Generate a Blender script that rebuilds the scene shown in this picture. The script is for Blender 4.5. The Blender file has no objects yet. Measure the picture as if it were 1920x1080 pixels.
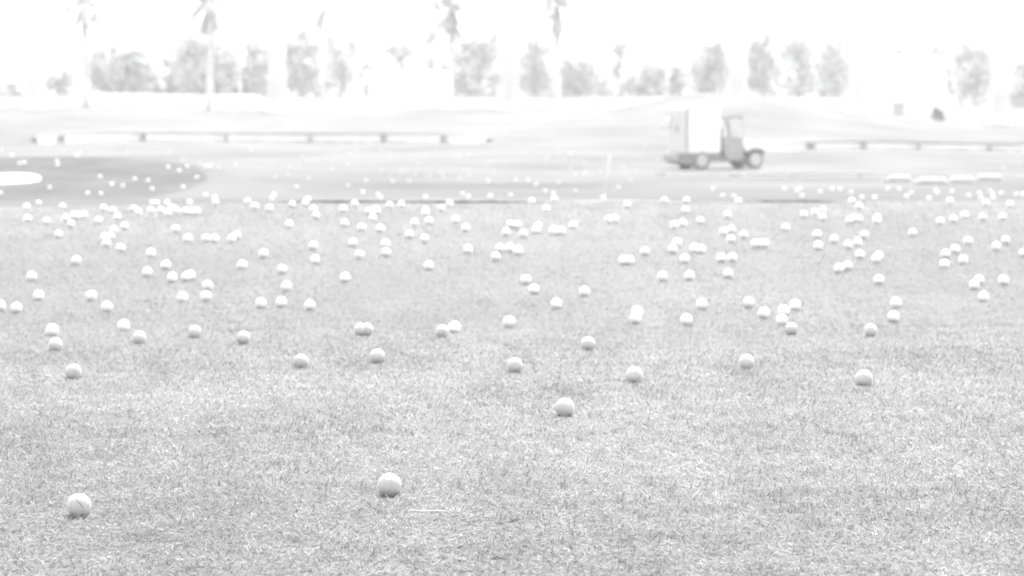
import bpy, bmesh, math, random
import numpy as np
from mathutils import Vector, Matrix, Euler
random.seed(7); rng = np.random.default_rng(7)
SC = bpy.context.scene; COL = SC.collection

# ---------------------------------------------------------------- camera
F = 5333.0                      # focal length in photo pixels (1920 wide)
PITCH = math.atan((540 - 150) / F)
CAM = Vector((0, 0, 0.80))
cd = bpy.data.cameras.new('camera'); cam = bpy.data.objects.new('camera', cd); COL.objects.link(cam)
cd.sensor_width = 36; cd.lens = 36 * F / 1920
cam.location = CAM; cam.rotation_euler = (math.pi / 2 - PITCH, 0, 0)
cd.clip_start = 0.1; cd.clip_end = 5000
cd.dof.use_dof = True; cd.dof.focus_distance = 5.25; cd.dof.aperture_fstop = 9.0; cd.dof.aperture_blades = 0
SC.camera = cam

# ---------------------------------------------------------------- sky, sun, exposure
SUN_EL, SUN_AZ = math.radians(52), math.radians(9)     # azimuth from +Y towards +X (behind the range, a little right)
w = bpy.data.worlds.new('World'); SC.world = w; w.use_nodes = True
nt = w.node_tree; bg = nt.nodes['Background']
sky = nt.nodes.new('ShaderNodeTexSky'); sky.sky_type = 'NISHITA'; sky.sun_disc = False
sky.sun_elevation = SUN_EL; sky.sun_rotation = SUN_AZ; sky.air_density = 1.0; sky.dust_density = 4.0; sky.ozone_density = 1.0
bw = nt.nodes.new('ShaderNodeRGBToBW')                   # the photograph is black and white
nt.links.new(sky.outputs[0], bw.inputs[0]); nt.links.new(bw.outputs[0], bg.inputs['Color'])
bg.inputs['Strength'].default_value = 0.15
sd = bpy.data.lights.new('sun', 'SUN'); sd.energy = 1.4; sd.angle = math.radians(14); sd.color = (1, 1, 1)
sun = bpy.data.objects.new('sun', sd); COL.objects.link(sun)
sdir = Vector((math.sin(SUN_AZ) * math.cos(SUN_EL), math.cos(SUN_AZ) * math.cos(SUN_EL), math.sin(SUN_EL)))
sun.rotation_euler = (-sdir).to_track_quat('-Z', 'Y').to_euler(); sun.location = (0, 0, 40)
SC.view_settings.view_transform = 'Standard'; SC.view_settings.look = 'None'; SC.view_settings.gamma = 1
SC.view_settings.exposure = 2.5
SC.cycles.max_bounces = 6; SC.cycles.volume_bounces = 1; SC.cycles.transparent_max_bounces = 16

# ---------------------------------------------------------------- materials
def mat(name, v, rough=0.7, var=0.12, scale=6.0, spec=0.3, bump=0.0, bscale=40.0, transl=0.0, attr=None, v2=None, stretch=None):
    m = bpy.data.materials.new(name); m.use_nodes = True
    t = m.node_tree; N = t.nodes; L = t.links; p = N['Principled BSDF']; out = N['Material Output']
    p.inputs['Roughness'].default_value = rough; p.inputs['Specular IOR Level'].default_value = spec
    tc = N.new('ShaderNodeTexCoord'); src = tc.outputs['Object']
    if stretch:
        mp = N.new('ShaderNodeMapping'); mp.inputs['Scale'].default_value = stretch
        L.new(src, mp.inputs[0]); src = mp.outputs[0]
    n = N.new('ShaderNodeTexNoise'); n.inputs['Scale'].default_value = scale; n.inputs['Detail'].default_value = 5
    L.new(src, n.inputs['Vector'])
    r = N.new('ShaderNodeMapRange'); r.inputs['From Min'].default_value = 0.3; r.inputs['From Max'].default_value = 0.7
    r.inputs['To Min'].default_value = v * (1 - var); r.inputs['To Max'].default_value = min(0.95, v * (1 + var))
    L.new(n.outputs['Fac'], r.inputs['Value'])
    col = r.outputs[0]
    if attr:
        a = N.new('ShaderNodeAttribute'); a.attribute_name = attr
        mu = N.new('ShaderNodeMath'); mu.operation = 'MULTIPLY'
        L.new(col, mu.inputs[0]); L.new(a.outputs['Fac'], mu.inputs[1]); col = mu.outputs[0]
    L.new(col, p.inputs['Base Color'])
    if bump:
        n2 = N.new('ShaderNodeTexNoise'); n2.inputs['Scale'].default_value = bscale; n2.inputs['Detail'].default_value = 4
        L.new(src, n2.inputs['Vector'])
        b = N.new('ShaderNodeBump'); b.inputs['Strength'].default_value = bump; b.inputs['Distance'].default_value = 0.02
        L.new(n2.outputs['Fac'], b.inputs['Height']); L.new(b.outputs[0], p.inputs['Normal'])
    if transl:
        tr = N.new('ShaderNodeBsdfTranslucent'); L.new(col, tr.inputs['Color'])
        mx = N.new('ShaderNodeMixShader'); mx.inputs[0].default_value = transl
        L.new(p.outputs[0], mx.inputs[1]); L.new(tr.outputs[0], mx.inputs[2]); L.new(mx.outputs[0], out.inputs['Surface'])
    return m

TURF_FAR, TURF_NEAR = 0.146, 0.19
M = {}
M['turf'] = mat('turf', 0.9, 0.9, 0.3, 0.35, 0.0, 0.4, 60, stretch=(0.6, 0.35, 1), attr='tone')
M['blade'] = mat('grass_blade', 1.0, 0.6, 0.15, 1.3, 0.25, transl=0.35, attr='shade')
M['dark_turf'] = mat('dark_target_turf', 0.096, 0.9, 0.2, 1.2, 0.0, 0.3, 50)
M['lit_lip_divider'] = mat('sunlit_lip_and_divider', 0.3, 0.9, 0.2, 4)  # pale tone painted for the sunlit crest lip; also the target dividers
M['white_felt'] = mat('white_target_felt', 0.75, 0.8, 0.03, 3)
M['panel'] = mat('white_panel', 0.78, 0.6, 0.08, 2)
M['rim'] = mat('dark_rim', 0.11, 0.7, 0.2, 3)
M['white_paint'] = mat('white_paint', 0.82, 0.35, 0.04, 3, 0.5)
M['pale_paint'] = mat('pale_paint', 0.5, 0.45, 0.06, 3, 0.5)
M['grey_paint'] = mat('grey_paint', 0.34, 0.4, 0.1, 3, 0.5)
M['black_plastic'] = mat('black_plastic', 0.29, 0.5, 0.2, 6)
M['rubber'] = mat('rubber', 0.27, 0.8, 0.2, 12)
M['metal'] = mat('pale_metal', 0.6, 0.3, 0.05, 6, 0.6)
M['fender'] = mat('matt_black_plastic', 0.12, 0.7, 0.15, 6, 0.1)
M['seat'] = mat('seat_vinyl', 0.2, 0.5, 0.1, 8)
M['pole'] = mat('pole_paint', 0.82, 0.5, 0.05, 0.4)
M['render_wall'] = mat('rendered_wall', 0.8, 0.8, 0.06, 0.6)
M['roof'] = mat('pale_roof', 0.55, 0.7, 0.08, 1.0)
M['window'] = mat('window_glass', 0.5, 0.1, 0.1, 2, 0.6)
M['bark'] = mat('bark', 0.4, 0.9, 0.3, 3)
M['palm_bark'] = mat('palm_bark', 0.5, 0.9, 0.2, 3)
M['leaf'] = mat('tree_leaf', 0.59, 0.6, 0.3, 0.6, 0.35, transl=0.25)
M['leaf_pale'] = mat('pale_tree_leaf', 0.56, 0.55, 0.25, 0.6, 0.35, transl=0.25)
M['dead_frond'] = mat('dead_frond', 0.36, 0.9, 0.3, 1.5)
M['frond'] = mat('palm_frond', 0.34, 0.5, 0.3, 0.8, 0.4, transl=0.25)
M['sign_dark'] = mat('dark_cloth', 0.07, 0.8, 0.15, 2)
M['straw'] = mat('straw', 0.55, 0.5, 0.1, 60)
M['mark'] = mat('scuff_ink', 0.14, 0.6, 0.2, 200)

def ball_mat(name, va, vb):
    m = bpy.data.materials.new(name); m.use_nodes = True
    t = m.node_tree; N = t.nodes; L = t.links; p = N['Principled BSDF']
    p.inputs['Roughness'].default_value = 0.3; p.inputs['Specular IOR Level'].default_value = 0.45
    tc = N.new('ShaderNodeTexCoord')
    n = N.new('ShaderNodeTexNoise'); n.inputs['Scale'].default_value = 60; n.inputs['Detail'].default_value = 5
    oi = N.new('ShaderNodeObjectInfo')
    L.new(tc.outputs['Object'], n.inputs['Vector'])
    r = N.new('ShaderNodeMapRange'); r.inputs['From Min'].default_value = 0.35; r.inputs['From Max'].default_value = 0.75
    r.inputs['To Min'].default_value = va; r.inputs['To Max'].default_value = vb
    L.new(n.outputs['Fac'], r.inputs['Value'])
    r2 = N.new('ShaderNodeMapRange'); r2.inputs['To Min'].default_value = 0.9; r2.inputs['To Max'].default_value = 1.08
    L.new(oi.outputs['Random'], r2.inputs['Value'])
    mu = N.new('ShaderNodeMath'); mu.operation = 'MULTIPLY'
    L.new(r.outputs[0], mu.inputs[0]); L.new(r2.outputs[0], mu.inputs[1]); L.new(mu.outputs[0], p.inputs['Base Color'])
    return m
M['ball'] = ball_mat('golf_ball_cover', 0.54, 0.47); M['ball_lit'] = ball_mat('lit_golf_ball_cover', 0.86, 0.78)  # lighter lit copy for far balls, brightening their shaded undersides by colour

# ---------------------------------------------------------------- object helpers
def obj(name, bm, m, parent=None, smooth=False):
    me = bpy.data.meshes.new(name)
    bmesh.ops.recalc_face_normals(bm, faces=bm.faces)
    bm.to_mesh(me); bm.free()
    if smooth: me.polygons.foreach_set('use_smooth', [True] * len(me.polygons))
    me.materials.append(m if not isinstance(m, str) else M[m])
    o = bpy.data.objects.new(name, me); COL.objects.link(o)
    if parent: o.parent = parent
    return o
def npobj(name, V, P, m, parent=None, smooth=False, attr=None, quads=False):
    me = bpy.data.meshes.new(name); V = np.asarray(V, dtype=np.float32); P = np.asarray(P, dtype=np.int32); k = P.shape[1]
    me.vertices.add(len(V)); me.vertices.foreach_set('co', V.ravel())
    me.loops.add(P.size); me.loops.foreach_set('vertex_index', P.ravel())
    me.polygons.add(len(P)); me.polygons.foreach_set('loop_start', np.arange(0, P.size, k, dtype=np.int32))
    if attr is not None:
        a = me.attributes.new(attr[0], 'FLOAT', 'POINT'); a.data.foreach_set('value', np.asarray(attr[1], dtype=np.float32))
    me.update(calc_edges=True)
    if smooth: me.polygons.foreach_set('use_smooth', np.ones(len(P), dtype=bool))
    me.materials.append(M[m]); o = bpy.data.objects.new(name, me); COL.objects.link(o)
    if parent: o.parent = parent
    return o
def thing(name, label, cat, loc=(0, 0, 0), rotz=0, group=None):
    o = bpy.data.objects.new(name, None); COL.objects.link(o); o.empty_display_size = 0.2
    o.location = loc; o.rotation_euler = (0, 0, rotz); return tag(o, label, cat, group)
def tag(o, label=None, cat=None, group=None, kind=None):
    for k, v in (('label', label), ('category', cat), ('group', group), ('kind', kind)):
        if v: o[k] = v
    return o
def box(bm, x0, x1, y0, y1, z0, z1, bev=0.0):
    b = bmesh.new(); r = bmesh.ops.create_cube(b, size=1)
    for v in b.verts:
        v.co = Vector(((x0 + x1) / 2 + v.co.x * (x1 - x0), (y0 + y1) / 2 + v.co.y * (y1 - y0), (z0 + z1) / 2 + v.co.z * (z1 - z0)))
    if bev: bmesh.ops.bevel(b, geom=b.edges[:], offset=bev, segments=2, affect='EDGES', profile=0.5)
    merge(bm, b); return bm
def merge(bm, b):
    me = bpy.data.meshes.new('tmp'); b.to_mesh(me); b.free(); bm.from_mesh(me); bpy.data.meshes.remove(me)
def prism(bm, pts, y0, y1, bev=0.0):        # outline in x,z pushed through y
    b = bmesh.new(); a = [b.verts.new((x, y0, z)) for x, z in pts]; c = [b.verts.new((x, y1, z)) for x, z in pts]
    b.faces.new(a); b.faces.new(c[::-1]); n = len(pts)
    for i in range(n): b.faces.new((a[i], c[i], c[(i + 1) % n], a[(i + 1) % n]))
    bmesh.ops.recalc_face_normals(b, faces=b.faces)
    if bev: bmesh.ops.bevel(b, geom=b.edges[:], offset=bev, segments=2, affect='EDGES', profile=0.5)
    merge(bm, b); return bm
def tube(bm, pts, rad, seg=8, cap=True):
    pts = [Vector(p) for p in pts]; n = len(pts); rings = []
    rad = rad if isinstance(rad, (list, tuple)) else [rad] * n
    for i, p in enumerate(pts):
        d = (pts[min(i + 1, n - 1)] - pts[max(i - 1, 0)]).normalized()
        a = d.orthogonal().normalized() if i == 0 else (rings_a - d * rings_a.dot(d)).normalized()
        rings_a = a; b = d.cross(a)
        rings.append([bm.verts.new(p + (a * math.cos(t) + b * math.sin(t)) * rad[i]) for t in [2 * math.pi * k / seg for k in range(seg)]])
    for i in range(n - 1):
        for k in range(seg): bm.faces.new((rings[i][k], rings[i][(k + 1) % seg], rings[i + 1][(k + 1) % seg], rings[i + 1][k]))
    if cap: bm.faces.new(rings[0][::-1]); bm.faces.new(rings[-1])
    return bm
def lathe_y(bm, prof, seg=32, c=(0, 0, 0)):     # profile (radius, y) round the y axis
    rings = [[bm.verts.new((c[0] + r * math.cos(t), c[1] + y, c[2] + r * math.sin(t))) for t in [2 * math.pi * k / seg for k in range(seg)]] for r, y in prof]
    for i in range(len(rings) - 1):
        for k in range(seg): bm.faces.new((rings[i][k], rings[i][(k + 1) % seg], rings[i + 1][(k + 1) % seg], rings[i + 1][k]))
    bm.faces.new(rings[0][::-1]); bm.faces.new(rings[-1]); return bm

# ---------------------------------------------------------------- terrain
PD = np.array([-6, 0, 3, 4.2, 5, 6.2, 7.5, 8.2, 9.2, 9.6, 10.3, 11.5, 12.7, 14.3, 17, 18.5, 21, 25, 32, 48, 60, 89, 110, 130, 160, 200, 260, 400, 700], float)
PZ = np.array([.80, .80, .79, .77, .742, .735, .772, .797, .833, .85, .89, .892, .872, .832, .795, .80, .93, 1.075, 1.32, 1.73, 2.07, 2.8, 2.85, 2.75, 2.45, 2.15, 2.0, 1.95, 1.95])
def _slopes(x, y):
    h = np.diff(x); d = np.diff(y) / h; m = np.zeros_like(y)
    for i in range(1, len(x) - 1):
        if d[i - 1] * d[i] > 0: m[i] = 2 * d[i - 1] * d[i] / (d[i - 1] + d[i])
    return m
PM = _slopes(PD, PZ)
def prof(d):
    d = np.clip(d, PD[0], PD[-1]); i = np.clip(np.searchsorted(PD, d, side='right') - 1, 0, len(PD) - 2)
    h = PD[i + 1] - PD[i]; t = (d - PD[i]) / h
    return ((2 * t**3 - 3 * t**2 + 1) * PZ[i] + (t**3 - 2 * t**2 + t) * h * PM[i] + (-2 * t**3 + 3 * t**2) * PZ[i + 1] + (t**3 - t**2) * h * PM[i + 1])
def sst(a, b, x):
    t = np.clip((x - a) / (b - a), 0, 1); return t * t * (3 - 2 * t)
def ux(px): return (px - 960) / F
# tilted dark target on the left
TGT = dict(y=33.0, x=ux(7) * 33.0, r=378 / F * 33.0, z=0.8 - (338 - 150) / F * 33.0, s=math.tan(math.radians(3.2)), e=3.39 / (378 / F * 33.0))
# sunken round targets: centre pixel x, distance, radius, depth
PITS = [dict(x=ux(485) * 130, y=130.0, r=445 / F * 130, h=0.30), dict(x=ux(1790) * 118, y=118.0, r=380 / F * 118, h=0.24),
        dict(x=ux(1580) * 75.0, y=75.0, r=400 / F * 75.0, h=0.15)]
def terrain(x, y, pits=True):
    x = np.asarray(x, float); y = np.asarray(y, float)
    z = 0.80 - prof(y); u = x / np.maximum(y, 3.0)
    z = z - 0.045 * sst(-0.07, -0.15, u) * np.exp(-((y - 18.5) / 4.0)**2)             # lower crest at the left
    amp = 0.010 * sst(6, 9, y) + 0.010 * sst(30, 45, y) + 0.05 * sst(50, 90, y)
    wl = 0.6 + 0.05 * y
    z = z + amp * (np.sin(x / wl * 1.3 + y / wl * 0.7) + 0.6 * np.sin(x / wl * 2.9 - 1.3 + y / wl * 1.9)) * 0.5
    z = z + 0.006 * (np.sin(3.1 * x + 1.7 * y) + np.sin(5.3 * x - 2.2 * y + 1)) * np.exp(-(y / 12)**2)
    # mound behind the cart, and the ground falling to the right at the back
    um = ux(1340); z = z + 1.55 * np.exp(-((u - um) / 0.036)**2 - ((y - 172) / 22)**2)
    z = z + 0.5 * np.exp(-((u + 0.19) / 0.05)**2 - ((y - 170) / 30)**2)
    z = z - 0.9 * sst(0.10, 0.2, u) * sst(120, 170, y) * (1 - sst(260, 400, y))
    # target mound
    rr = np.hypot(x - TGT['x'], (y - TGT['y']) / TGT['e']); k = 1 - sst(TGT['r'] * 1.02, TGT['r'] * 1.02 + 1.3, rr)
    zt = TGT['z'] + TGT['s'] * (y - TGT['y']) - 0.008
    z = z * (1 - k) + zt * k
    if pits:
        for p in PITS:
            rr = np.hypot(x - p['x'], y - p['y']); z = z - p['h'] * 1.15 * (1 - sst(p['r'] - 0.45, p['r'] - 0.05, rr))
    return z
ds = np.concatenate([np.linspace(-6, 3, 19)[:-1], np.linspace(3, 20, 200)[:-1], np.geomspace(20, 60, 160)[:-1], np.linspace(60, 145, 300)[:-1], np.geomspace(145, 690, 110)])
NS = 560
s = np.linspace(-1, 1, NS); s = np.sign(s) * np.abs(s)**1.35
W = np.maximum(7, 0.5 * ds)
X = s[None, :] * W[:, None]; Y = np.repeat(ds[:, None], NS, 1); Z = terrain(X, Y)
idx = np.arange(len(ds) * NS).reshape(len(ds), NS)
Q = np.stack([idx[:-1, :-1], idx[:-1, 1:], idx[1:, 1:], idx[1:, :-1]], -1).reshape(-1, 4)
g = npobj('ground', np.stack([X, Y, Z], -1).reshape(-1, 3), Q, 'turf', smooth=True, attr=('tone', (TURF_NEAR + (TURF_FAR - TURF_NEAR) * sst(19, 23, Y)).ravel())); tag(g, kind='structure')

CP, SP = math.cos(PITCH), math.sin(PITCH)
MARCH = np.concatenate([np.arange(3.2, 20, 0.004), np.arange(20, 150, 0.02), np.arange(150, 500, 0.1)])
def ray(px, py):                # direction per metre of forward (world Y) distance
    cx, cy = (px - 960) / F, (540 - py) / F
    dy = CP + cy * SP; return cx / dy, (cy * CP - SP) / dy
def ground_at(px, py, lift=0.0):
    a, b = ray(px, py); x = a * MARCH; z = CAM.z + b * MARCH
    hit = np.nonzero(z <= terrain(x, MARCH) + lift)[0]
    d = MARCH[hit[0]] if len(hit) else 300.0
    return Vector((a * d, d, CAM.z + b * d))
def at(px, py, d):
    a, b = ray(px, py); return Vector((a * d, d, CAM.z + b * d))
def gz(x, y): return float(terrain(np.array([x]), np.array([y]))[0])

# ---------------------------------------------------------------- grass blades (uncountable)
def make_grass():
    def scatter(d0, d1, dens):
        half = 0.19 * d1 + 0.4; n = int((d1 - d0) * 2 * half * dens)
        return rng.uniform(-half, half, n), rng.uniform(d0, d1, n)
    edges = [3.6, 4.4, 5.2, 6.0, 7.0, 8.2, 9.6, 11.5, 14.0, 17.0, 19.5]
    xs, ys = [], []
    for a, b in zip(edges[:-1], edges[1:]):
        m = (a + b) / 2; x, y = scatter(a, b, 62000 * (5.0 / max(m, 4.6))**1.15); xs.append(x); ys.append(y)
    x = np.concatenate(xs); y = np.concatenate(ys); n = len(x)
    z = terrain(x, y, False) - 0.002
    k = np.maximum(y / 5.0, .9)**0.35
    L = rng.uniform(0.007, 0.016, n) * (0.75 + 0.25 * k); wd = rng.uniform(0.0005, 0.0012, n) * k
    az = rng.uniform(0, 2 * np.pi, n); lean = np.radians(90 - 62 * rng.random(n)**2.2)
    # a lazy combing of the pile that drifts across the turf
    comb = 0.9 * np.sin(1.7 * x + 0.6 * y) ; az = np.where(rng.random(n) < 0.7, 0.45 * comb + rng.normal(0, 0.45, n) + np.pi * (rng.random(n) < .5), az)
    dx, dy = np.cos(az), np.sin(az); sx, sy = -dy, dx
    bend = rng.uniform(-0.12, 0.4, n); sw = rng.normal(0, 0.9, n)
    mx = x + dx * L * 0.5 * np.sin(lean) + sx * sw * L * 0.3; my = y + dy * L * 0.5 * np.sin(lean) + sy * sw * L * 0.3; lift = rng.uniform(0.0, 0.006, n); mz = z + lift + L * 0.5 * np.cos(lean)
    l2 = np.minimum(lean + bend, 1.75)
    tx = mx + dx * L * 0.55 * np.sin(l2); ty = my + dy * L * 0.55 * np.sin(l2); tz = np.maximum(mz + L * 0.5 * np.cos(l2), z + 0.001)
    nr = y < 8.6; fr = ~nr
    V = np.empty((n, 5, 3))
    V[:, 0] = np.stack([x - sx * wd, y - sy * wd, z + lift * .8], -1); V[:, 1] = np.stack([x + sx * wd, y + sy * wd, z + lift * .8], -1)
    V[:, 2] = np.stack([mx - sx * wd * .8, my - sy * wd * .8, mz], -1); V[:, 3] = np.stack([mx + sx * wd * .8, my + sy * wd * .8, mz], -1)
    V[:, 4] = np.stack([tx, ty, tz], -1)
    nn, nf = int(nr.sum()), int(fr.sum())
    b = (np.arange(nn) * 5)[:, None]
    T = np.concatenate([b + np.array([[0, 1, 3]]), b + np.array([[0, 3, 2]]), b + np.array([[2, 3, 4]]), 5 * nn + np.arange(nf * 3).reshape(-1, 3)])
    VV = np.concatenate([V[nr].reshape(-1, 3), V[fr][:, [0, 1, 4]].reshape(-1, 3)])
    def clump(sc, k, ay):                 # soft random clumping of the pile at one size
        q = np.zeros(n); r2 = np.random.default_rng(int(sc * 1000))
        for i in range(k):
            t_ = r2.uniform(0, np.pi); f_ = 2 * np.pi / sc * r2.uniform(.6, 1.6); q += np.sin(f_ * (np.cos(t_) * x + np.sin(t_) * y * ay) + r2.uniform(0, 6.28))
        return q / math.sqrt(k / 2)
    patch = 1 + 0.07 * clump(0.06, 14, .8) + 0.085 * clump(0.17, 12, .7) + 0.06 * clump(0.8, 10, .7) + 0.02 * clump(2.5, 8, 1)
    patch = np.clip(patch, .6, 1.5) * (1 - 0.10 * np.exp(-((y - 10.7) / .55)**2) * sst(1.2, -.4, x))  # dark band puts the hollow's shade behind the ridge into the blade colour
    sh = rng.choice([0.172, 0.208, 0.255, 0.40], n, p=[.25, .40, .27, .08]) * rng.uniform(0.85, 1.15, n) * patch * (1.02 - 0.20 * sst(5.5, 9.5, y) + 0.26 * sst(11.0, 18.0, y))  # distance ramp in the colour imitates grazing sheen, lighter towards the crest
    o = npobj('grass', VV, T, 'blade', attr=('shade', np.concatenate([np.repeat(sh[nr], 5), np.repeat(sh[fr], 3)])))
    tag(o, 'short speckled grey turf blades over the foreground', 'grass', kind='stuff')
make_grass()

# ---------------------------------------------------------------- golf balls
R = 0.02135
def ball_mesh(sub, dimples):
    bm = bmesh.new(); bmesh.ops.create_icosphere(bm, subdivisions=sub, radius=R)
    if dimples:
        n = 336; gi = np.arange(n) + .5; ph = np.arccos(1 - 2 * gi / n); th = np.pi * (1 + 5**.5) * gi
        C = np.stack([np.cos(th) * np.sin(ph), np.sin(th) * np.sin(ph), np.cos(ph)], -1); da = 0.098
        for v in bm.verts:
            q = np.array(v.co.normalized()); a = math.acos(min(1, float((C @ q).max())))
            if a < da: v.co *= 1 - 0.04 * (1 - (a / da)**2)
    me = bpy.data.meshes.new('golf_ball'); bm.to_mesh(me); bm.free()
    me.polygons.foreach_set('use_smooth', [True] * len(me.polygons)); me.materials.append(M['ball' if dimples else 'ball_lit']); return me
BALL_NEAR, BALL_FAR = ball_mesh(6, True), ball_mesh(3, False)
NEAR = {   # hand written labels of the larger balls, by photo position
 (148, 948): 'nearest golf ball, dimpled with a dark scuff line, alone in the lower left turf',
 (730, 910): 'large dimpled golf ball beside the pale straw lying in the turf',
 (1059, 765): 'white golf ball alone in the centre turf, third nearest of all',
 (138, 698): 'larger white golf ball standing alone below the vertical pair at the far left',
 (104.5, 647.5): 'lower ball of the vertical pair of golf balls near the left edge',
 (98, 619.5): 'upper ball of the vertical pair of golf balls near the left edge',
 (564, 679): 'left of two golf balls standing apart below the touching pair',
 (707.5, 669): 'golf ball just below the touching pair, right of another single ball',
 (965, 686): 'golf ball in mid turf left of and behind the third nearest ball',
 (1189.5, 704): 'golf ball in mid turf right of and behind the third nearest ball',
 (1400, 680): 'golf ball alone on the turf in line below the utility cart front',
 (1620, 710): 'nearest golf ball on the right side, alone on bare turf',
 (1103, 645): 'single golf ball on the low ridge right of centre',
 (232, 611): 'upper left ball of the slanting pair on the left ridge',
 (261, 634): 'lower right ball of the slanting pair on the left ridge',
 (365, 623): 'lone golf ball on the left ridge between a slanting pair and another ball',
 (456, 634): 'rightmost golf ball of the row along the left ridge',
 (676, 619): 'left ball of the touching pair of golf balls on the ridge',
 (687.5, 619): 'right ball of the touching pair of golf balls on the ridge',
 (829, 622): 'left and nearer ball of the close pair on the ridge left of centre',
 (852.5, 614.5): 'right and farther ball of the close pair on the ridge left of centre',
 (955, 604): 'single golf ball just behind the ridge at the centre',
 (1192, 597): 'lower ball of the two overlapping golf balls right of centre',
 (1194.5, 585): 'upper ball of the two overlapping golf balls right of centre',
 (1287, 600): 'single golf ball right of the two overlapping balls',
 (1316, 571): 'single golf ball above right of the lone ball, below the cart box',
 (1404, 568): 'golf ball left of the chain of five, highest of that group',
 (1432, 587.5): 'leftmost golf ball of the loose chain of five right of centre',
 (1491, 573): 'topmost and rightmost golf ball of the loose chain of five',
 (1469.5, 583): 'upper ball of two stacked close in the loose chain of five',
 (1466, 601): 'lower ball of two stacked close in the loose chain of five',
 (1484, 618): 'nearest golf ball of the loose chain of five right of centre',
 (1632, 620): 'golf ball below the vertical pair on the right, on the ridge',
 (1680, 568): 'upper ball of the vertical pair on the right side',
 (1675, 594.5): 'lower ball of the vertical pair on the right side',
 (1043, 570): 'single golf ball on mid turf above and left of the ridge ball',
 (581, 573): 'rightmost golf ball of the row of three left of centre',
 (527.5, 567): 'middle golf ball of the row of three left of centre',
 (489, 569.5): 'leftmost golf ball of the row of three left of centre',
 (200, 576): 'golf ball below another single ball in the left mid turf',
 (31, 578): 'golf ball near the left edge beside one cut by the frame',
 (0, 574): 'golf ball cut in half by the left edge of the frame',
}
PTS = """59,519 72.5,554.5 171,555 276,511 323,521 350,519 357,516.5 389,536 342,558 386,555.5 529,506 647,521 537.5,537.5 986,525 1001,543 1096,547
1242.5,519 1292.5,517.5 1365,514 1648,525 1836,525.5 1827,535 1844,557 1881,526
52,411 87,415.5 124,410.5 139,405 146,405.5 157.5,404 132.5,421 185,414.5 220,407 233,425 213,432 196,445.5 207.5,444 200,456.5 226,465.5 109.5,440.5
329,430 352,447.5 386,448 402,448 434.5,448.5 444,441.5 283,475 143,489 311,497.5 454,497 505.5,391 548,384 572.5,382 577,375 587.5,393 592,404.5 542,421
644,393 646,419 665,382.5 691,397 706,395.5 699,409 678,427 713,429 730,385 752,384 661,455 723,457.5 724,474 674,478.5 587,462 591,487.5 494,476
798,395 797.5,400 827,391.5 843,382.5 777,418 804.5,415 854.5,412.5 873,428.5 767.5,440 796,448 877.5,468 937.5,466 929.5,482 804,499 956,465 971,471 949,436 957,422
970,422.5 981,439 1009,424 1005.5,432 1037.5,432.5 1046,434 1053,434.5 1075,423 1024.5,392 997,378 1176,385 1142,412.5 1153,411 1285.5,395 1264,423 1279.5,419
1313,414.5 1364,404 1357.5,435 1371,431 1370.5,449 1394.5,441 1416,458 1425,458 1434,458 1270,455 1261,468 1302,466 1314,468 1284,486 1352,484 1373,483 1209,472 1169,489 1180,489
1507.5,403 1528,399 1543,395 1542.5,408 1473,427.5 1532,440 1534,461 1564,449 1590,460 1607.5,454.5 1620.5,441 1612.5,478 1647.5,480 1643,486 1589.5,499 1574,504
1592.5,414 1600,411 1610,411 1644.5,409 1645,414 1610.5,387.5 1711,437 1763,416 1788,411 1809,404 1842.5,408 1880,407 1815.5,452 1886,451 1868,462 1791,468 1773,477 1771,495.5 1806,487.5 1894,384 1848,380.5 1919,476
250,392 259,398 194,390.5 211,395 282.5,395 301,395 314,400 321,390 330,395.5 347.5,397 357.5,397 369,397 285,381 294,381 313,380.5
22.5,292 37,307 46,305.5 107,302 108,309 40,342.5 46,335 93,352 1,362 187.5,331.5 209.5,346 230,349 253,336 277.5,339 285,354.5 164,362.5 189,363.5 315,314 335.5,320 350.5,312.5 369,333 343.5,351 72.5,381 50,388 117,388
341,300 348,301 374.5,306 386,312.5 392.5,312 411,313 442,307 386,366 402.5,370.5 404,379 464,378 355,380 478,387
514.5,364.5 510,372 556,350 652.5,348 680,360 686,338 709,365 712.5,371 797.5,370 867.5,364 878,369 919,367.5 957.5,366 540,326 516,331 579,334 731,330.5 737,340 767,339.5 860,334.5 832.5,332 880,328 915,340.5 925.5,322.5
1039.5,374 1037.5,362.5 1022,359 1079,358.5 1160,351 1246,376 1287.5,376 1376,369 1385,377.5 1355,367.5 1337,354 1181,337 1047,342.5 966,337 990,337 1005,347
1597,377 1616,371 1639.5,371 1781,377 1742,372.5 1754,357.5 1758,361 1785,359 1816,367.5 1836,362.5 1839,371 1856,357.5 1861,365 1862.5,372.5 1877.5,362.5 1905,365 1917.5,365 1700,369 1709,362.5 1664,355 1686,355 1595,361 1537.5,360 1504,368 1494,357.5 1500,354 1471,354 1560,355 1575,355
566,292.5 594,300 514,307 544,312.5 561,313.5 623,316 652.5,308 716,320 656,287.5 670.5,281 728,287.5 731,295.5 717.5,295 770,302.5 784,304.5 751,322.5 757,321 779,326 805,329 829,324 871,319 880,319 910,309 919,302.5 859,309.5 860,293 880,289 816,281 800,285
1021,300 1027,295 1047,291 1060,299 1095,305 1070,316 1079,326 1096,324 1127,320 1169,313 1172,324 1192,320 1200,291 1232,299 1047,281 1071,287.5
144,292 121,284 151,285 239,284 316,285 3,279 471,279 715,280 1211,272 1617.5,274 1812,275.5 1827,276 1905,277.5 1882,312.5"""
pts = list(NEAR) + [tuple(float(v) for v in q.split(',')) for q in PTS.split()]
balls = []
for px, py in pts:
    p = ground_at(px, py, R * 0.86); balls.append((p.y, px, py, p))
balls.sort(key=lambda b: b[0])
keep, rest = balls[:300], balls[300:]
SECT = [(240, 'far left'), (480, 'left'), (720, 'left of centre'), (960, 'centre left'), (1200, 'centre right'), (1440, 'below the cart'), (1680, 'right of the cart'), (9999, 'far right')]
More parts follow.
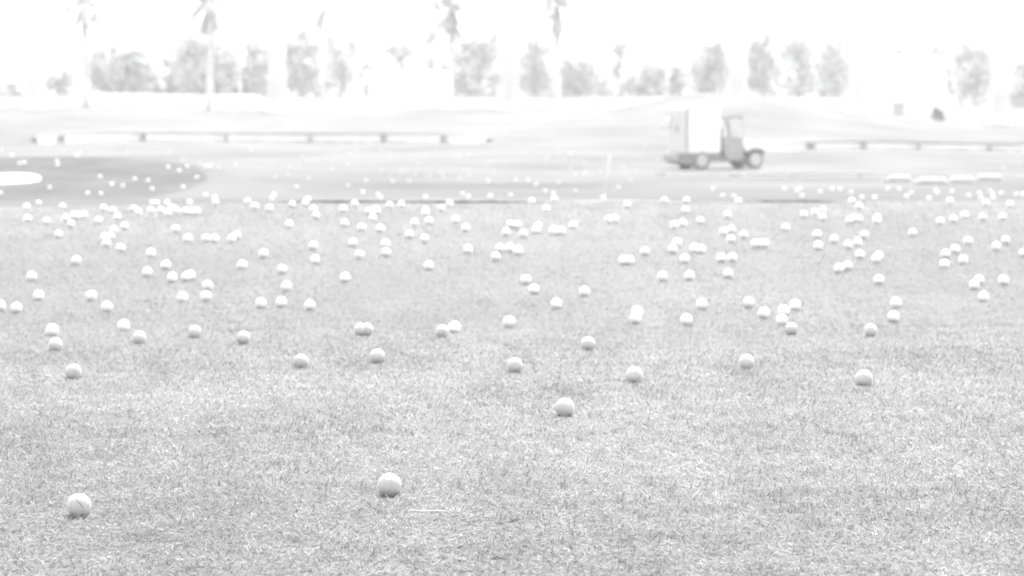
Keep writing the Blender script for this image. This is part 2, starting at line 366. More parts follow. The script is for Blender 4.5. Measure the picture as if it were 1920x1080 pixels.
SECTN = ['at the far left', 'left', 'left of centre', 'just left of centre', 'just right of centre', 'below the utility cart', 'right of the cart', 'at the far right']
ORD = ['first', 'second', 'third', 'fourth', 'fifth', 'sixth', 'seventh', 'eighth', 'ninth', 'tenth', 'eleventh', 'twelfth', 'thirteenth', 'fourteenth', 'fifteenth', 'sixteenth', 'seventeenth', 'eighteenth', 'nineteenth', 'twentieth'] + ['twenty-%s' % q for q in ('first', 'second', 'third', 'fourth', 'fifth', 'sixth', 'seventh', 'eighth', 'ninth')]
def zone(b):
    d, px, py, p = b
    if (px, py) in NEAR: return None
    onT = math.hypot(p.x - TGT['x'], (p.y - TGT['y']) / TGT['e']) < TGT['r']
    if onT: return ('T', 0 if px < 150 else 1)
    si = next(i for i, q in enumerate(SECT) if px < q[0])
    band = 2 if d > 22 else (1 if py < 440 else 0)
    if band == 2 and d > 50: band = 3
    return (band, si)
zones = {}
for b in keep: zones.setdefault(zone(b), []).append(b)
BANDT = {0: 'small balls in the middle turf', 1: 'small balls near the crest', 2: 'tiny balls beyond the crest', 3: 'faint balls far out'}
GRP = {0: 'golf balls on the middle turf', 1: 'golf balls near the crest', 2: 'golf balls beyond the crest', 3: 'golf balls far out on the range', 'T': 'golf balls on the dark oval target'}
first = True
def add_ball(b, label, group):
    d, px, py, p = b
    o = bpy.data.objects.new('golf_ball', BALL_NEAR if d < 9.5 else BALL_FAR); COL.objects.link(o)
    o.location = p; o.rotation_euler = (random.uniform(0, 6), random.uniform(0, 6), random.uniform(0, 6))
    tag(o, label, 'golf ball', group); return o
for zk, lst in zones.items():
    if zk is None:
        for b in lst:
            o = add_ball(b, NEAR[(b[1], b[2])], 'larger golf balls in the foreground')
            if (b[1], b[2]) == (148, 948): ball_one = o
        continue
    lst.sort(key=lambda b: b[1]); n = len(lst)
    for i, b in enumerate(lst):
        if zk[0] == 'T':
            where = 'on the dark target, left half' if zk[1] == 0 else 'on the dark target, right half'
            lab = '%s golf ball from the left %s' % (ORD[i], where)
        elif n == 1: lab = 'the only one of its row, %s, %s' % (BANDT[zk[0]].replace('balls', 'golf ball'), SECTN[zk[1]])
        else: lab = '%s from left of the %s, %s' % (ORD[i], BANDT[zk[0]], SECTN[zk[1]])
        add_ball(b, lab, GRP[zk[0]])
if rest:
    bm = bmesh.new()
    for d, px, py, p in rest: bmesh.ops.create_icosphere(bm, subdivisions=2, radius=R, matrix=Matrix.Translation(p))
    tag(obj('distant_golf_balls', bm, 'ball_lit', smooth=True), 'farthest scatter of faint golf balls near the far round target', 'golf balls', kind='stuff')
# dark scuff line on the nearest ball (a part of it)
ball_one.rotation_euler = (0, 0, 0)
bm = bmesh.new()
arc = []
for t in np.linspace(0, 1, 16):           # from near the top, curving down to the right as the camera side sees it
    ax_, az_ = -0.12 + 0.62 * t, 0.62 - 0.36 * t - 0.34 * t * t
    v = Vector((ax_, -math.sqrt(max(0, 1 - ax_**2 - az_**2)), az_)); v = Vector((v.x, v.y, v.z)).normalized(); arc.append(v * R * 1.0)
tube(bm, arc, [0.0002] + [0.0005] * 14 + [0.0002], 6)
obj('scuff_line', bm, 'mark', ball_one, True)

# pale straw lying on the turf
bm = bmesh.new()
P0 = [(765, 957), (769, 955.6), (776, 957.2), (790, 958.4), (805, 958.2), (820, 957.6), (832, 958), (842, 960)]
L_ = [ground_at(px, py, 0.014) for px, py in P0]; c = L_[3].copy()
tube(bm, [q - c for q in L_], [0.0007, 0.0012, 0.0013, 0.0012, 0.0012, 0.0011, 0.001, 0.0005], 6)
st = obj('dry_straw', bm, 'straw', smooth=True); st.location = c
tag(st, 'thin pale straw lying flat on the turf right of a large ball', 'straw')

# ---------------------------------------------------------------- dark target with the white centre
t = thing('range_target', 'dark oval turf target with a white round centre, cut by the left edge', 'target', (TGT['x'], TGT['y'], TGT['z']))
def tdisc(r0, r1, thick, lift, m, name):
    bm = bmesh.new(); n = 96; ring = []
    for r, z in ((r0, lift - thick), (r1, lift - thick), (r1, lift - 0.01), (r1 - 0.02, lift), (r0, lift)):
        ring.append([bm.verts.new((r * math.cos(a), TGT['e'] * r * math.sin(a), TGT['s'] * TGT['e'] * r * math.sin(a) + z)) for a in [2 * math.pi * k / n for k in range(n)]])
    for i in range(5):
        for k in range(n): bm.faces.new((ring[i][k], ring[i][(k + 1) % n], ring[(i + 1) % 5][(k + 1) % n], ring[(i + 1) % 5][k]))
    return obj(name, bm, m, t)
tdisc(68 / F * 33, TGT['r'], 0.1, 0.0, 'dark_turf', 'turf_ring')
tdisc(0.02, 68 / F * 33 - 0.004, 0.1, 0.03, 'white_felt', 'centre_disc')

# ---------------------------------------------------------------- sunken round targets
def pit(p, label, divs, seed, a0, a1):
    rr = random.Random(seed); t = thing('round_target', label, 'target', (p['x'], p['y'], 0), 0, 'sunken round targets')
    n = 140; r = p['r'] - 0.5
    angs = [a0 + (a1 - a0) * k / n for k in range(n + 1)]
    def band(ri, ro, zb, zt, m, name, bump=0):
        bm = bmesh.new(); rows = []
        for a in angs:
            g0 = float(terrain(np.array([p['x'] + (p['r'] + .1) * math.cos(a)]), np.array([p['y'] + (p['r'] + .1) * math.sin(a)]), False)[0])
            rows.append([bm.verts.new((q * math.cos(a), q * math.sin(a), g0 + z)) for q, z in ((ri, zb), (ri, max(zt, 0) * max(.15, math.sin(a))**.6 + min(zt, 0)), (ro, max(zt, 0) * max(.15, math.sin(a))**.6 + min(zt, 0)), (ro, zb))])
        for i in range(n):
            for k in range(4): bm.faces.new((rows[i][k], rows[i + 1][k], rows[i + 1][(k + 1) % 4], rows[i][(k + 1) % 4]))
        bm.faces.new(rows[0]); bm.faces.new(rows[-1][::-1]); return obj(name, bm, m, t)
    band(r, r + 0.12, -p['h'] * 1.35, -0.0, 'panel', 'wall_panel')
    band(r - 0.005, r + 0.4, 0.004, 0.09 if p['y'] > 90 else 0.035, 'rim', 'rim')
    for q in divs:
        a = math.acos((ux(q) * (p['y'] + 0.9 * p['r']) - p['x']) / p['r']); bm = bmesh.new()
        ln = rr.uniform(0.3, 0.55)
        g0 = float(terrain(np.array([p['x'] + (p['r'] + .1) * math.cos(a)]), np.array([p['y'] + (p['r'] + .1) * math.sin(a)]), False)[0])
        box(bm, r - ln, r - 0.003, -0.03, 0.03, g0 - p['h'], g0 + 0.01)
        bmesh.ops.rotate(bm, verts=bm.verts[:], cent=(0, 0, 0), matrix=Matrix.Rotation(a, 3, 'Z')); obj('divider', bm, 'lit_lip_divider', t)
    return t
pit(PITS[0], 'wide sunken round target with dark back rim, behind the dark oval target', (130, 262, 418, 585, 735, 855), 3, math.radians(8), math.radians(172))
pit(PITS[1], 'sunken round target with dark rim at the right edge behind the cart', (1490, 1605, 1720, 1862), 5, math.radians(10), math.radians(170))
pit(PITS[2], 'sunken round target with dark rim on the right, in front of the cart', (1350, 1483, 1620), 9, math.radians(-10), math.radians(150))

for px0, px1, py, lab in ((1666, 1706, 335, 'leftmost white board of the low row at the far right'), (1722, 1772, 340, 'second white board from left in the low row at right'),
                          (1783, 1824, 338, 'third white board from left in the low row at right'), (1835, 1876, 333, 'rightmost white board of the low row at the far right')):
    p = ground_at((px0 + px1) / 2, py + 6); hw = (px1 - px0) / F * p.y / 2; hh = 7.5 / F * p.y
    t = thing('target_board', lab, 'board', p, math.radians(-2), 'low white boards on the range')
    bm = bmesh.new(); box(bm, -hw, hw, -.02, .05, .042, .042 + hh, .01); obj('panel', bm, 'white_felt', t)
    bm = bmesh.new(); box(bm, -hw - .10, hw + .04, -.06, .12, -.08, .04, .008); obj('shadow_line', bm, 'bark', t)  # added strip in place of the shadow line under the board
# added crest strips: dark for the shaded dip, pale for the sunlit lip
def light_shade_strip(px0, px1, py0, py1, m, hgt, seed):
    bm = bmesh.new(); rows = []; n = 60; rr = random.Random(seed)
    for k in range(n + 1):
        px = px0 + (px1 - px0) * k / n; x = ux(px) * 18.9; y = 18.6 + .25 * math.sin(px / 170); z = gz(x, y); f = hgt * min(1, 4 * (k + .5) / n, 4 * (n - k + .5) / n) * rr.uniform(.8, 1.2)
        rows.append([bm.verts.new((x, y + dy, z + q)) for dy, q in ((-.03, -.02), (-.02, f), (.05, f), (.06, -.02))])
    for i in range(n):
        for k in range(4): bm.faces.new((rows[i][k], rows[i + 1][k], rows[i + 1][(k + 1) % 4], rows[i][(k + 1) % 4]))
    bm.faces.new(rows[0]); bm.faces.new(rows[-1][::-1]); tag(obj('crest_light_shade', bm, m), kind='structure')
light_shade_strip(470, 1062, 0, 0, 'dark_turf', .012, 1); light_shade_strip(1385, 1575, 0, 0, 'dark_turf', .012, 2); light_shade_strip(1066, 1290, 0, 0, 'lit_lip_divider', .009, 3)
# ---------------------------------------------------------------- thin flagstick beyond the crest
fb = ground_at(1131, 374); fs = thing('flagstick', 'thin white flagstick on a low white base left of the cart', 'flagstick', fb)
ht = 84 / F * fb.y
bm = bmesh.new(); tube(bm, [(0, 0, 0), (0.04, 0, ht * .5), (0.07, 0, ht)], [0.004, 0.004, 0.0035], 8); obj('stick', bm, 'white_paint', fs, True)
bm = bmesh.new(); b = bmesh.new(); bmesh.ops.create_cone(b, cap_ends=True, segments=20, radius1=0.03, radius2=0.015, depth=0.03, matrix=Matrix.Translation((0, 0, 0.03))); merge(bm, b)
obj('base', bm, 'white_paint', fs)

# ---------------------------------------------------------------- utility cart
YAW = math.radians(24); SCL = 60.0; DC = F / SCL
cc = at(1345, 319, DC); WD = 1.25
ccx = cc.x - WD / 2 * math.sin(YAW); ccy = cc.y + WD / 2
cart = thing('utility_cart', 'white box-bodied utility cart with a grey cab standing on the range', 'cart', (ccx, ccy, gz(ccx, ccy)), YAW)
KX = SCL * math.cos(YAW)
def lx(px): return (px - 1345) / KX
def lz(py): return (320 - py) / SCL
def P(*q): return [(lx(a), lz(b)) for a, b in q]
h = WD / 2
bm = bmesh.new(); box(bm, lx(1286), lx(1434), -h + .09, h - .09, .24, .44, .02); box(bm, lx(1286), lx(1352), -h + .02, h - .02, .40, .52, .015)
obj('chassis', bm, 'black_plastic', cart)
bm = bmesh.new(); box(bm, lx(1283), lx(1312), -h + .05, h - .05, .16, .42, .03); obj('rear_skirt', bm, 'black_plastic', cart)
bm = bmesh.new(); box(bm, lx(1272), lx(1283) + .0, -h + .12, h - .12, .26, .5, .02); obj('rear_bumper', bm, 'black_plastic', cart)
bm = bmesh.new(); prism(bm, P((1287, 289), (1287, 203), (1289, 200), (1350, 200), (1352, 203), (1352, 289)), -h, h, .02); cb = obj('cargo_box', bm, 'white_paint', cart)
bm = bmesh.new(); box(bm, lx(1287) - .03, lx(1287) - .002, -h + .05, h - .05, lz(286), lz(207), .008); dr = obj('rear_door', bm, 'pale_paint', cb)
bm = bmesh.new(); box(bm, lx(1287) - .06, lx(1287) - .03, -.03, .03, lz(250), lz(238), .006); obj('handle', bm, 'black_plastic', dr)
for zz in (232, 262):
    bm = bmesh.new(); box(bm, lx(1289), lx(1350), -h - .012, -h - .001, lz(zz) - .01, lz(zz) + .01); obj('box_rail', bm, 'white_paint', cb)
for px in (1287.5,):
    bm = bmesh.new(); box(bm, lx(px) - .035, lx(px) + .02, -h - .02, -h - .002, .5, lz(203)); obj('corner_post', bm, 'grey_paint', cb)
bm = bmesh.new(); tube(bm, [(lx(1287) - .04, h - .15, lz(239)), (lx(1287) - .45, h - .1, lz(241))], .03, 8); obj('rear_arm', bm, 'black_plastic', cart)
bm = bmesh.new(); tube(bm, [(lx(1287) - .04, h - .35, lz(224)), (lx(1287) - .3, h - .3, lz(226))], .025, 8); obj('rear_arm', bm, 'grey_paint', cart)
# cab
bm = bmesh.new(); box(bm, lx(1355), lx(1398), -h + .06, h - .06, lz(224), lz(220), .025); obj('cab_roof', bm, 'fender', cart)
for sgn in (-1, 1):
    bm = bmesh.new(); tube(bm, [(lx(1365), sgn * (h - .09), lz(222)), (lx(1372), sgn * (h - .07), lz(258))], .045, 8); obj('rear_pillar', bm, 'black_plastic', cart)
    bm = bmesh.new(); tube(bm, [(lx(1395), sgn * (h - .09), lz(222)), (lx(1402), sgn * (h - .07), lz(262))], .03, 8); obj('front_pillar', bm, 'pale_paint', cart)
    y0, y1 = (-h, -h + .05) if sgn < 0 else (h - .05, h)
    bm = bmesh.new(); prism(bm, P((1356, 258), (1399, 258), (1401, 268), (1396, 294), (1388, 304), (1366, 304), (1357, 284)), y0, y1, .015); d_ = obj('door', bm, 'grey_paint', cart)
    bm = bmesh.new(); tube(bm, [(lx(1362), sgn * (h + .02), lz(266)), (lx(1368), sgn * (h + .02), lz(266))], .012, 6); obj('handle', bm, 'metal', d_)
    bm = bmesh.new(); prism(bm, P((1393, 264), (1400, 262), (1406, 268), (1408, 284), (1403, 288), (1396, 280)), sgn * (h + .004) if sgn > 0 else -h - .03, sgn * (h + .03) if sgn > 0 else -h - .004, .01); obj('cowl_panel', bm, 'white_paint', cart)
    bm = bmesh.new()
    pp = [(1400, 300), (1403, 289), (1409, 283), (1424, 281), (1434, 284), (1437, 293), (1432, 291), (1424, 288), (1413, 289), (1407, 296), (1406, 304)]
    prism(bm, P(*pp), *((-h - .03, -h + .22) if sgn < 0 else (h - .22, h + .03)), .008); obj('fender', bm, 'fender', cart)
    bm = bmesh.new(); lathe_y(bm, [(.01, -.02), (.05, -.02), (.055, 0), (.03, .03)], 16)
    bmesh.ops.rotate(bm, verts=bm.verts[:], cent=(0, 0, 0), matrix=Matrix.Rotation(-math.pi / 2, 3, 'Z')); bmesh.ops.translate(bm, verts=bm.verts[:], vec=(lx(1434), sgn * .36, lz(274))); obj('headlight', bm, 'metal', cart)
bm = bmesh.new(); prism(bm, P((1401, 263), (1412, 265), (1428, 271), (1434, 279), (1434, 283), (1401, 283)), -h + .08, h - .08, .03); obj('hood', bm, 'white_paint', cart)
bm = bmesh.new(); prism(bm, P((1432, 284), (1438, 285), (1438, 292), (1432, 293)), -h + .05, h - .05, .015); obj('front_bumper', bm, 'black_plastic', cart)
bm = bmesh.new(); prism(bm, P((1403, 262), (1404.4, 262), (1397.4, 226), (1396, 226)), -h + .14, h - .14); obj('windscreen_frame', bm, 'pale_paint', cart) if False else bm.free()
bm = bmesh.new(); box(bm, lx(1360), lx(1378), -h + .12, h - .12, .45, .78, .04); prism(bm, P((1357, 276), (1362, 276), (1359, 243), (1355.5, 243)), -h + .14, h - .14, .02); obj('seat', bm, 'seat', cart)
bm = bmesh.new(); tube(bm, [(lx(1402), -.3, lz(270)), (lx(1391), -.3, lz(256))], .018, 6)
cx_, cz_ = lx(1391), lz(256); ringp = [(cx_ + .05 * math.sin(a), -.3 + .17 * math.cos(a), cz_ + .16 * math.sin(a)) for a in np.linspace(0, 2 * math.pi, 21)]
tube(bm, ringp, .014, 6); obj('steering_wheel', bm, 'black_plastic', cart)
bm = bmesh.new(); box(bm, lx(1362), lx(1404), -h + .06, h - .06, .30, .40, .02); obj('cab_floor', bm, 'black_plastic', cart)
for wx, wr in ((1316, .30), (1420, .31)):
    for sgn in (-1, 1):
        yc = sgn * (h - .10)
        bm = bmesh.new(); k = wr
        lathe_y(bm, [(k * .55, -.10), (k * .85, -.11), (k * .97, -.09), (k, -.05), (k, .05), (k * .97, .09), (k * .85, .11), (k * .55, .10)], 40, (lx(wx), yc, k - .01)); ty = obj('wheel', bm, 'rubber', cart, False)
        bm = bmesh.new(); lathe_y(bm, [(.03, sgn * .075), (.05, sgn * .12), (k * .30, sgn * .10), (k * .50, sgn * .118), (k * .545, sgn * .112), (k * .545, sgn * .05), (.03, sgn * .05)], 32, (lx(wx), yc, k - .01)); obj('rim', bm, 'metal', ty, False)

# ---------------------------------------------------------------- tall net poles
def net_pole(px, d, wpx, label):
    x = ux(px) * d; r = wpx / F * d / 2; o = thing('net_pole', label, 'pole', (x, d, gz(x, d)), 0, 'tall net poles at the back of the range')
    bm = bmesh.new(); tube(bm, [(0, 0, -.2), (0, 0, 12), (0, 0, 32)], [r, r * .97, r * .7], 28); obj('shaft', bm, 'pole', o, True)
    bm = bmesh.new(); b = bmesh.new(); bmesh.ops.create_cone(b, cap_ends=True, segments=28, radius1=r * 1.35, radius2=r * 1.3, depth=0.5, matrix=Matrix.Translation((0, 0, .15))); merge(bm, b); obj('footing', bm, 'render_wall', o)
net_pole(70, 196, 34, 'thick white net pole left of the leftmost palm')
net_pole(520, 196, 34, 'thick white net pole right of the dense bushy trees')
net_pole(955, 196, 33, 'thick white net pole near the top centre, right of a shaggy palm')
net_pole(1384, 196, 33, 'thick white net pole rising directly above the cart')
net_pole(1606, 196, 33, 'thick white net pole left of the right hand house')
net_pole(1872, 190, 35, 'thick white net pole near the right edge, beyond the house')

# ---------------------------------------------------------------- palms
def palm(px, d, crown_py, wpx, skirt, label, seed, nfr=13, lean=0.0, base_py=None):
    rr = random.Random(seed); x = ux(px) * d; z0 = gz(x, d); top = at(px, crown_py, d).z; H = top - z0
    t = thing('palm_tree', label, 'palm tree', (x, d, z0), 0, 'palms at the back of the range')
    r = wpx / F * d / 2; n = 10
    bm = bmesh.new(); path = [(lean * (k / n)**2, 0, -.1 + (H + .1) * k / n) for k in range(n + 1)]
    tube(bm, path, [r * (1.25 - .45 * (k / n)**.6) * (1 + .06 * (k % 2)) for k in range(n + 1)], 10); obj('trunk', bm, 'palm_bark', t, True)
    def frond(bm, o, az, el, L, droop, wleaf):
        prev = None; n = 9; pts = []
        d0 = Vector((math.cos(az) * math.cos(el), math.sin(az) * math.cos(el), math.sin(el)))
        for k in range(n + 1):
            s_ = k / n; p = o + d0 * L * s_ + Vector((0, 0, -droop * L * s_ * s_)); pts.append(p)
        tube(bm, pts, [.035 * (1 - .8 * k / n) for k in range(n + 1)], 4, False)
        side = Vector((-math.sin(az), math.cos(az), 0))
        for k in range(1, n + 1):
            for j in (0, .5):
                if k == n and j: continue
                p = pts[k] if not j else (pts[k] + pts[min(k + 1, n)]) / 2
                ll = wleaf * (1 - .6 * abs(k / n - .45))
                fw = (pts[min(k, n)] - pts[k - 1]).normalized()
                for sg in (-1, 1):
                    q = p + side * sg * ll * .75 + fw * ll * .45 + Vector((0, 0, -ll * rr.uniform(.25, .6)))
                    m_ = (p + q) / 2 + fw * .16
                    a = bm.verts.new(p); b = bm.verts.new(m_); c = bm.verts.new(q); e = bm.verts.new((p + q) / 2 - fw * .16); bm.faces.new((a, b, c, e))
    o = Vector((lean, 0, H)); bm = bmesh.new()
    for k in range(nfr):
        az = 2 * math.pi * (k + rr.random() * .6) / nfr; el = rr.uniform(.05, 1.2)
        frond(bm, o, az, el, rr.uniform(2.8, 4.2), rr.uniform(.45, 1.05), .8)
    obj('fronds', bm, 'frond', t)
    if skirt:
        bm = bmesh.new()
        for k in range(skirt):
            az = rr.uniform(0, 6.28); frond(bm, o + Vector((0, 0, -rr.uniform(0, .5))), az, -rr.uniform(.1, 1.4), rr.uniform(.8, 1.7), .45, .4)
        obj('dead_skirt', bm, 'dead_frond', t)
palm(163, 210, 6, 11, 16, 'leftmost palm with pale trunk and dark dead fronds at top', 1)
palm(395, 205, 4, 12, 8, 'tall palm with thick pale trunk in front of the dense trees', 2, 15)
palm(605, 250, 16, 7, 8, 'thin distant palm just right of a net pole', 3, 9)
palm(845, 215, 14, 10, 22, 'shaggy palm with a ragged dark skirt near the top centre', 4)
palm(1045, 215, 8, 11, 16, 'palm with long fronds drooping right, right of centre', 5, 13)

# ---------------------------------------------------------------- broadleaf trees
def tree(px0, px1, py0, py1, d, label, seed, m='leaf', leaves=1500, gaps=.35, group='trees at the back of the range'):
    rr = np.random.default_rng(seed); px = (px0 + px1) / 2; x = ux(px) * d; z0 = gz(x, d)
    zt = at(px, py0, d).z - z0; zb = max(.3, at(px, py1, d).z - z0); hw = (px1 - px0) / F * d / 2 * 1.25; leaves = int(leaves * 2.6); hh = (zt - zb) / 2; zc = (zt + zb) / 2
    t = thing('tree', label, 'tree', (x, d, z0), 0, group)
    bm = bmesh.new(); r0 = .07 * hw + .09
    tube(bm, [(0, 0, -.1), (.05, 0, zb * .6 + .2), (0.1, 0, zc), (.05, .1, zc + hh * .6)], [r0, r0 * .8, r0 * .6, r0 * .2], 8)
    nc = max(8, int(leaves / 60)); cl = []
    while len(cl) < nc:
        q = rr.uniform(-1, 1, 3)
        if np.linalg.norm(q) < 1 and rr.random() < .35 + .65 * np.linalg.norm(q): cl.append(q)
    cl = np.array(cl) * np.array([hw * .88, hw * .7, hh * .88]) + np.array([0, 0, zc])
    for q in cl[:9]: tube(bm, [(0.1, 0, max(zb * .7 + .2, q[2] - hh * .7)), tuple((q + np.array([0.1, 0, zc])) / 2), tuple(q)], [r0 * .45, r0 * .3, r0 * .1], 5)
    obj('trunk', bm, 'bark', t, True)
    rad = min(hw, hh) * rr.uniform(.16, .4, nc); wgt = rad**2 / np.sum(rad**2); ci = rr.choice(nc, leaves, p=wgt)
    g_ = rr.normal(0, .55, (leaves, 3)); Pp = cl[ci] + g_ * rad[ci][:, None]
    a = rr.normal(0, 1, (leaves, 3)); a /= np.linalg.norm(a, axis=1)[:, None]; b = rr.normal(0, 1, (leaves, 3)); b -= a * np.sum(a * b, 1)[:, None]; b /= np.linalg.norm(b, axis=1)[:, None]
    sz = rr.uniform(.14, .36, leaves)[:, None] * (hw / 3)**.35
    V = np.stack([Pp - a * sz, Pp - b * sz * .6, Pp + a * sz, Pp + b * sz * .6], 1).reshape(-1, 3)
    npobj('crown', V, np.arange(leaves * 4).reshape(-1, 4), m, t)
tree(168, 300, 78, 188, 235, 'dense bushy tree just right of the leftmost palm', 11, leaves=2600)
tree(262, 362, 95, 190, 240, 'lower bushy tree between the dense bush and thick palm', 12, leaves=1500)
tree(338, 440, 42, 195, 232, 'tall dense tree behind the thick pale palm trunk', 13, leaves=2600)
tree(415, 515, 55, 200, 238, 'tall tree right of the thick palm, touching the net pole', 14, leaves=2200)
tree(532, 600, 38, 198, 240, 'narrow pale tree just right of the net pole', 15, 'leaf_pale', 1100)
tree(595, 680, 58, 150, 260, 'loose sparse tree behind the thin distant palm', 16, 'leaf_pale', 500)
tree(728, 780, 38, 150, 265, 'sparse tall tree above the white clubhouse', 17, 'leaf_pale', 380)
tree(785, 835, 32, 160, 262, 'wispy tree left of the shaggy palm', 18, 'leaf_pale', 350)
tree(850, 945, 35, 190, 245, 'open tree right of the shaggy palm', 19, 'leaf_pale', 900)
tree(970, 1035, 60, 206, 240, 'slim tree just right of the centre net pole', 20, 'leaf_pale', 800)
tree(1040, 1130, 98, 188, 245, 'low rounded tree behind the palm with drooping fronds', 21, 'leaf_pale', 900)
tree(1140, 1190, 60, 180, 250, 'slender upright tree left of the mound top', 22, 'leaf_pale', 550)
tree(1175, 1250, 95, 185, 245, 'small bushy tree on the mound left of the cart', 23, 'leaf', 800)
tree(1240, 1300, 88, 185, 250, 'thin tree above the cart box', 24, 'leaf_pale', 500)
tree(1300, 1372, 60, 185, 240, 'dark tree touching the net pole above the cart', 25, 'leaf', 1200)
tree(1398, 1458, 42, 190, 238, 'dark tree just right of the net pole above the cart', 26, 'leaf', 1500)
tree(1450, 1540, 48, 190, 248, 'ragged tree above and right of the cart', 27, 'leaf_pale', 900)
tree(1535, 1596, 52, 202, 240, 'upright tree left of the right hand house', 28, 'leaf', 1000)
tree(1624, 1728, 72, 150, 262, 'low tree showing above the roof of the right hand house', 29, 'leaf_pale', 700)
tree(1728, 1790, 38, 150, 258, 'sparse tall tree behind the right hand house', 30, 'leaf', 500)
tree(1790, 1856, 42, 215, 240, 'tall tree between the house and the right net pole', 31, 'leaf', 1100)
tree(1890, 1970, 92, 240, 235, 'bushy tree cut by the right edge of the frame', 32, 'leaf', 1000)
tree(672, 740, 105, 200, 262, 'pale low tree behind the left end of the white clubhouse', 41, 'leaf_pale', 500)
tree(900, 940, 90, 205, 255, 'pale narrow tree left of the centre net pole', 42, 'leaf_pale', 400)
tree(1100, 1150, 110, 195, 262, 'very low pale tree behind the rise, left of the slender tree', 43, 'leaf_pale', 450)
tree(1225, 1262, 62, 190, 262, 'tall wispy pale tree between a small bushy tree and a thin one', 44, 'leaf_pale', 350)
tree(1475, 1600, 110, 205, 265, 'broad pale hedge-like tree behind the ragged and upright trees', 45, 'leaf_pale', 900)
tree(536, 672, 62, 202, 268, 'wide soft tree filling the gap right of the second net pole', 60, 'leaf_pale', 1100)
tree(820, 950, 84, 204, 268, 'wide soft tree behind the shaggy palm and the open tree', 61, 'leaf_pale', 1100)
tree(985, 1120, 104, 204, 270, 'wide low soft tree left of the rise, behind the slim one', 62, 'leaf_pale', 1100)
tree(1130, 1260, 100, 196, 270, 'wide low soft tree directly behind the rise', 63, 'leaf_pale', 1000)
tree(1255, 1372, 92, 196, 270, 'wide soft tree behind the dark one above the cart', 64, 'leaf_pale', 1000)
tree(1400, 1500, 84, 196, 270, 'wide soft tree behind the ragged one, above the cart front', 65, 'leaf_pale', 1000)
tree(1745, 1860, 96, 214, 268, 'wide soft tree between the house and the last net pole', 66, 'leaf_pale', 1000)
tree(84, 158, 120, 178, 250, 'low shrub left of the leftmost palm trunk', 33, 'leaf_pale', 500)
tree(-30, 52, 148, 185, 250, 'low shrub at the left edge of the frame', 34, 'leaf_pale', 400)

# ---------------------------------------------------------------- buildings, fence, small dark things
def house(px0, px1, eave, ridge, d, dep, label, wins, seed, name='house'):
    x0, x1 = ux(px0) * d, ux(px1) * d; xc = (x0 + x1) / 2; z0 = gz(xc, d); hw = (x1 - x0) / 2
    ez = at(px0, eave, d).z - z0; rz = at(px0, ridge, d).z - z0
    t = thing(name, label, 'building', (xc, d, z0))
    bm = bmesh.new(); box(bm, -hw, hw, 0, dep, -.4, ez); obj('wall', bm, 'render_wall', t)
    bm = bmesh.new(); pr = [(-.35, ez + .003), (dep / 2, rz), (dep + .35, ez + .003), (dep + .35, ez + .16), (dep / 2, rz + .17), (-.35, ez + .16)]
    a = [bm.verts.new((-hw - .3, y, z)) for y, z in pr]; c = [bm.verts.new((hw + .3, y, z)) for y, z in pr]
    bm.faces.new(a); bm.faces.new(c[::-1])
    for i in range(6): bm.faces.new((a[i], c[i], c[(i + 1) % 6], a[(i + 1) % 6]))
    obj('roof', bm, 'roof', t)
    for wx, wy0, wy1, ww in wins:
        bx = ux(wx) * d - xc; b0 = at(wx, wy1, d).z - z0; b1 = at(wx, wy0, d).z - z0; hw_ = ww / F * d / 2
        bm = bmesh.new(); box(bm, bx - hw_, bx + hw_, -.05, -.003, b0, b1); f = obj('window', bm, 'white_paint', t)
        bm = bmesh.new(); box(bm, bx - hw_ + .1, bx - .04, -.058, -.052, b0 + .1, b1 - .1); box(bm, bx + .04, bx + hw_ - .1, -.058, -.052, b0 + .1, b1 - .1); obj('pane', bm, 'window', f)
house(692, 828, 150, 138, 225, 7, 'long low white clubhouse left of the shaggy palm', [(738, 180, 194, 26), (790, 180, 194, 30)], 1, 'clubhouse')
house(1636, 1772, 128, 108, 225, 8, 'bleached white house between the last two net poles on the right', [(1660, 148, 182, 16), (1720, 150, 178, 30), (1755, 150, 178, 16)], 2)
# low rail fence on the left
d = 203; t = thing('rail_fence', 'low pale rail fence in front of the left trees', 'fence', (ux(340) * d, d, 0))
bm = bmesh.new(); pts_ = [(ux(p) * d - ux(340) * d, gz(ux(p) * d, d)) for p in range(183, 502, 18)]
for (xa, za), (xb, zb) in zip(pts_[:-1], pts_[1:]): tube(bm, [(xa, 0, za + 1.05), (xb, 0, zb + 1.05)], .09, 6); 
obj('rail', bm, 'white_paint', t)
for xa, za in pts_[::2]:
    bm = bmesh.new(); box(bm, xa - .09, xa + .09, .095, .25, za - .1, za + 1.15); obj('post', bm, 'white_paint', t)
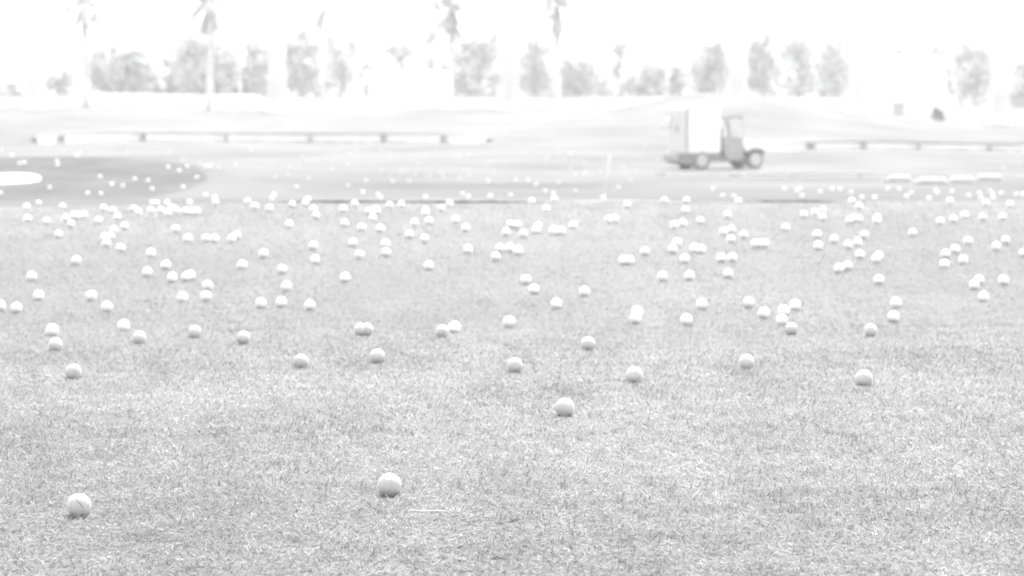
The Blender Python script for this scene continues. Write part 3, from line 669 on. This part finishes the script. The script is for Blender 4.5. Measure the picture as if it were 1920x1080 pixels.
# low white wall behind the field
d = 212; t = thing('boundary_wall', 'low white boundary wall running behind the back turf', 'wall', (0, d, 0))
bm = bmesh.new(); px_ = list(range(-300, 2260, 40)); top, bot = [], []
v = []
for p in px_:
    x = ux(p) * d; z = gz(x, d); v.append([bm.verts.new((x, yy, z + zz)) for yy, zz in ((0, -.3), (0, .75), (.2, .75), (.2, -.3))])
for i in range(len(v) - 1):
    for k in range(4): bm.faces.new((v[i][k], v[i + 1][k], v[i + 1][(k + 1) % 4], v[i][(k + 1) % 4]))
bm.faces.new(v[0]); bm.faces.new(v[-1][::-1]); obj('wall_panel', bm, 'render_wall', t)
bm = bmesh.new(); v = []
for p in px_:
    x = ux(p) * d; z = gz(x, d); v.append([bm.verts.new((x, yy, z + zz)) for yy, zz in ((-.05, .753), (-.05, .85), (.25, .85), (.25, .753))])
for i in range(len(v) - 1):
    for k in range(4): bm.faces.new((v[i][k], v[i + 1][k], v[i + 1][(k + 1) % 4], v[i][(k + 1) % 4]))
bm.faces.new(v[0]); bm.faces.new(v[-1][::-1]); obj('coping', bm, 'roof', t)
# dark covered equipment near the house
d = 185; x = ux(1757) * d; t = thing('covered_stand', 'small dark slanted cover standing below the right hand house', 'cover', (x, d, gz(x, d)))
hb = at(1757, 200, d).z - gz(x, d)
k = 1 / F * d
bm = bmesh.new(); prism(bm, [(-12 * k, hb - 22 * k), (11 * k, hb - 27 * k), (10 * k, hb - 9 * k), (-7 * k, hb)], -.3, .3, .02); obj('cover', bm, 'sign_dark', t)
bm = bmesh.new(); box(bm, -.06, .06, -.06, .06, -.1, max(.1, hb - 24.5 * k)); obj('post', bm, 'black_plastic', t)
d = 200; x = ux(1683) * d; k = 1 / F * d; hb = at(1683, 193, d).z - gz(x, d)
t = thing('equipment_bin', 'small dark bin in front of the white house', 'bin', (x, d, gz(x, d)))
bm = bmesh.new(); prism(bm, [(-9 * k, 0), (9 * k, 0), (10 * k, hb - .12), (-10 * k, hb - .12)], -.35, .35, .02); obj('body', bm, 'grey_paint', t)
bm = bmesh.new(); box(bm, -10.5 * k, 10.5 * k, -.4, .4, hb - .118, hb, .02); obj('lid', bm, 'black_plastic', t)

# ---------------------------------------------------------------- haze: one closed box of air
bm = bmesh.new(); box(bm, -380, 380, -20, 720, -8, 46)
hz = obj('haze', bm, M['turf']); m = bpy.data.materials.new('haze'); m.use_nodes = True; N = m.node_tree.nodes
N.remove(N['Principled BSDF']); pv = N.new('ShaderNodeVolumePrincipled'); pv.inputs['Color'].default_value = (.95, .95, .95, 1)
pv.inputs['Density'].default_value = 0.00065; pv.inputs['Anisotropy'].default_value = 0.3
m.node_tree.links.new(pv.outputs[0], N['Material Output'].inputs['Volume'])
hz.data.materials[0] = m; tag(hz, kind='stuff')
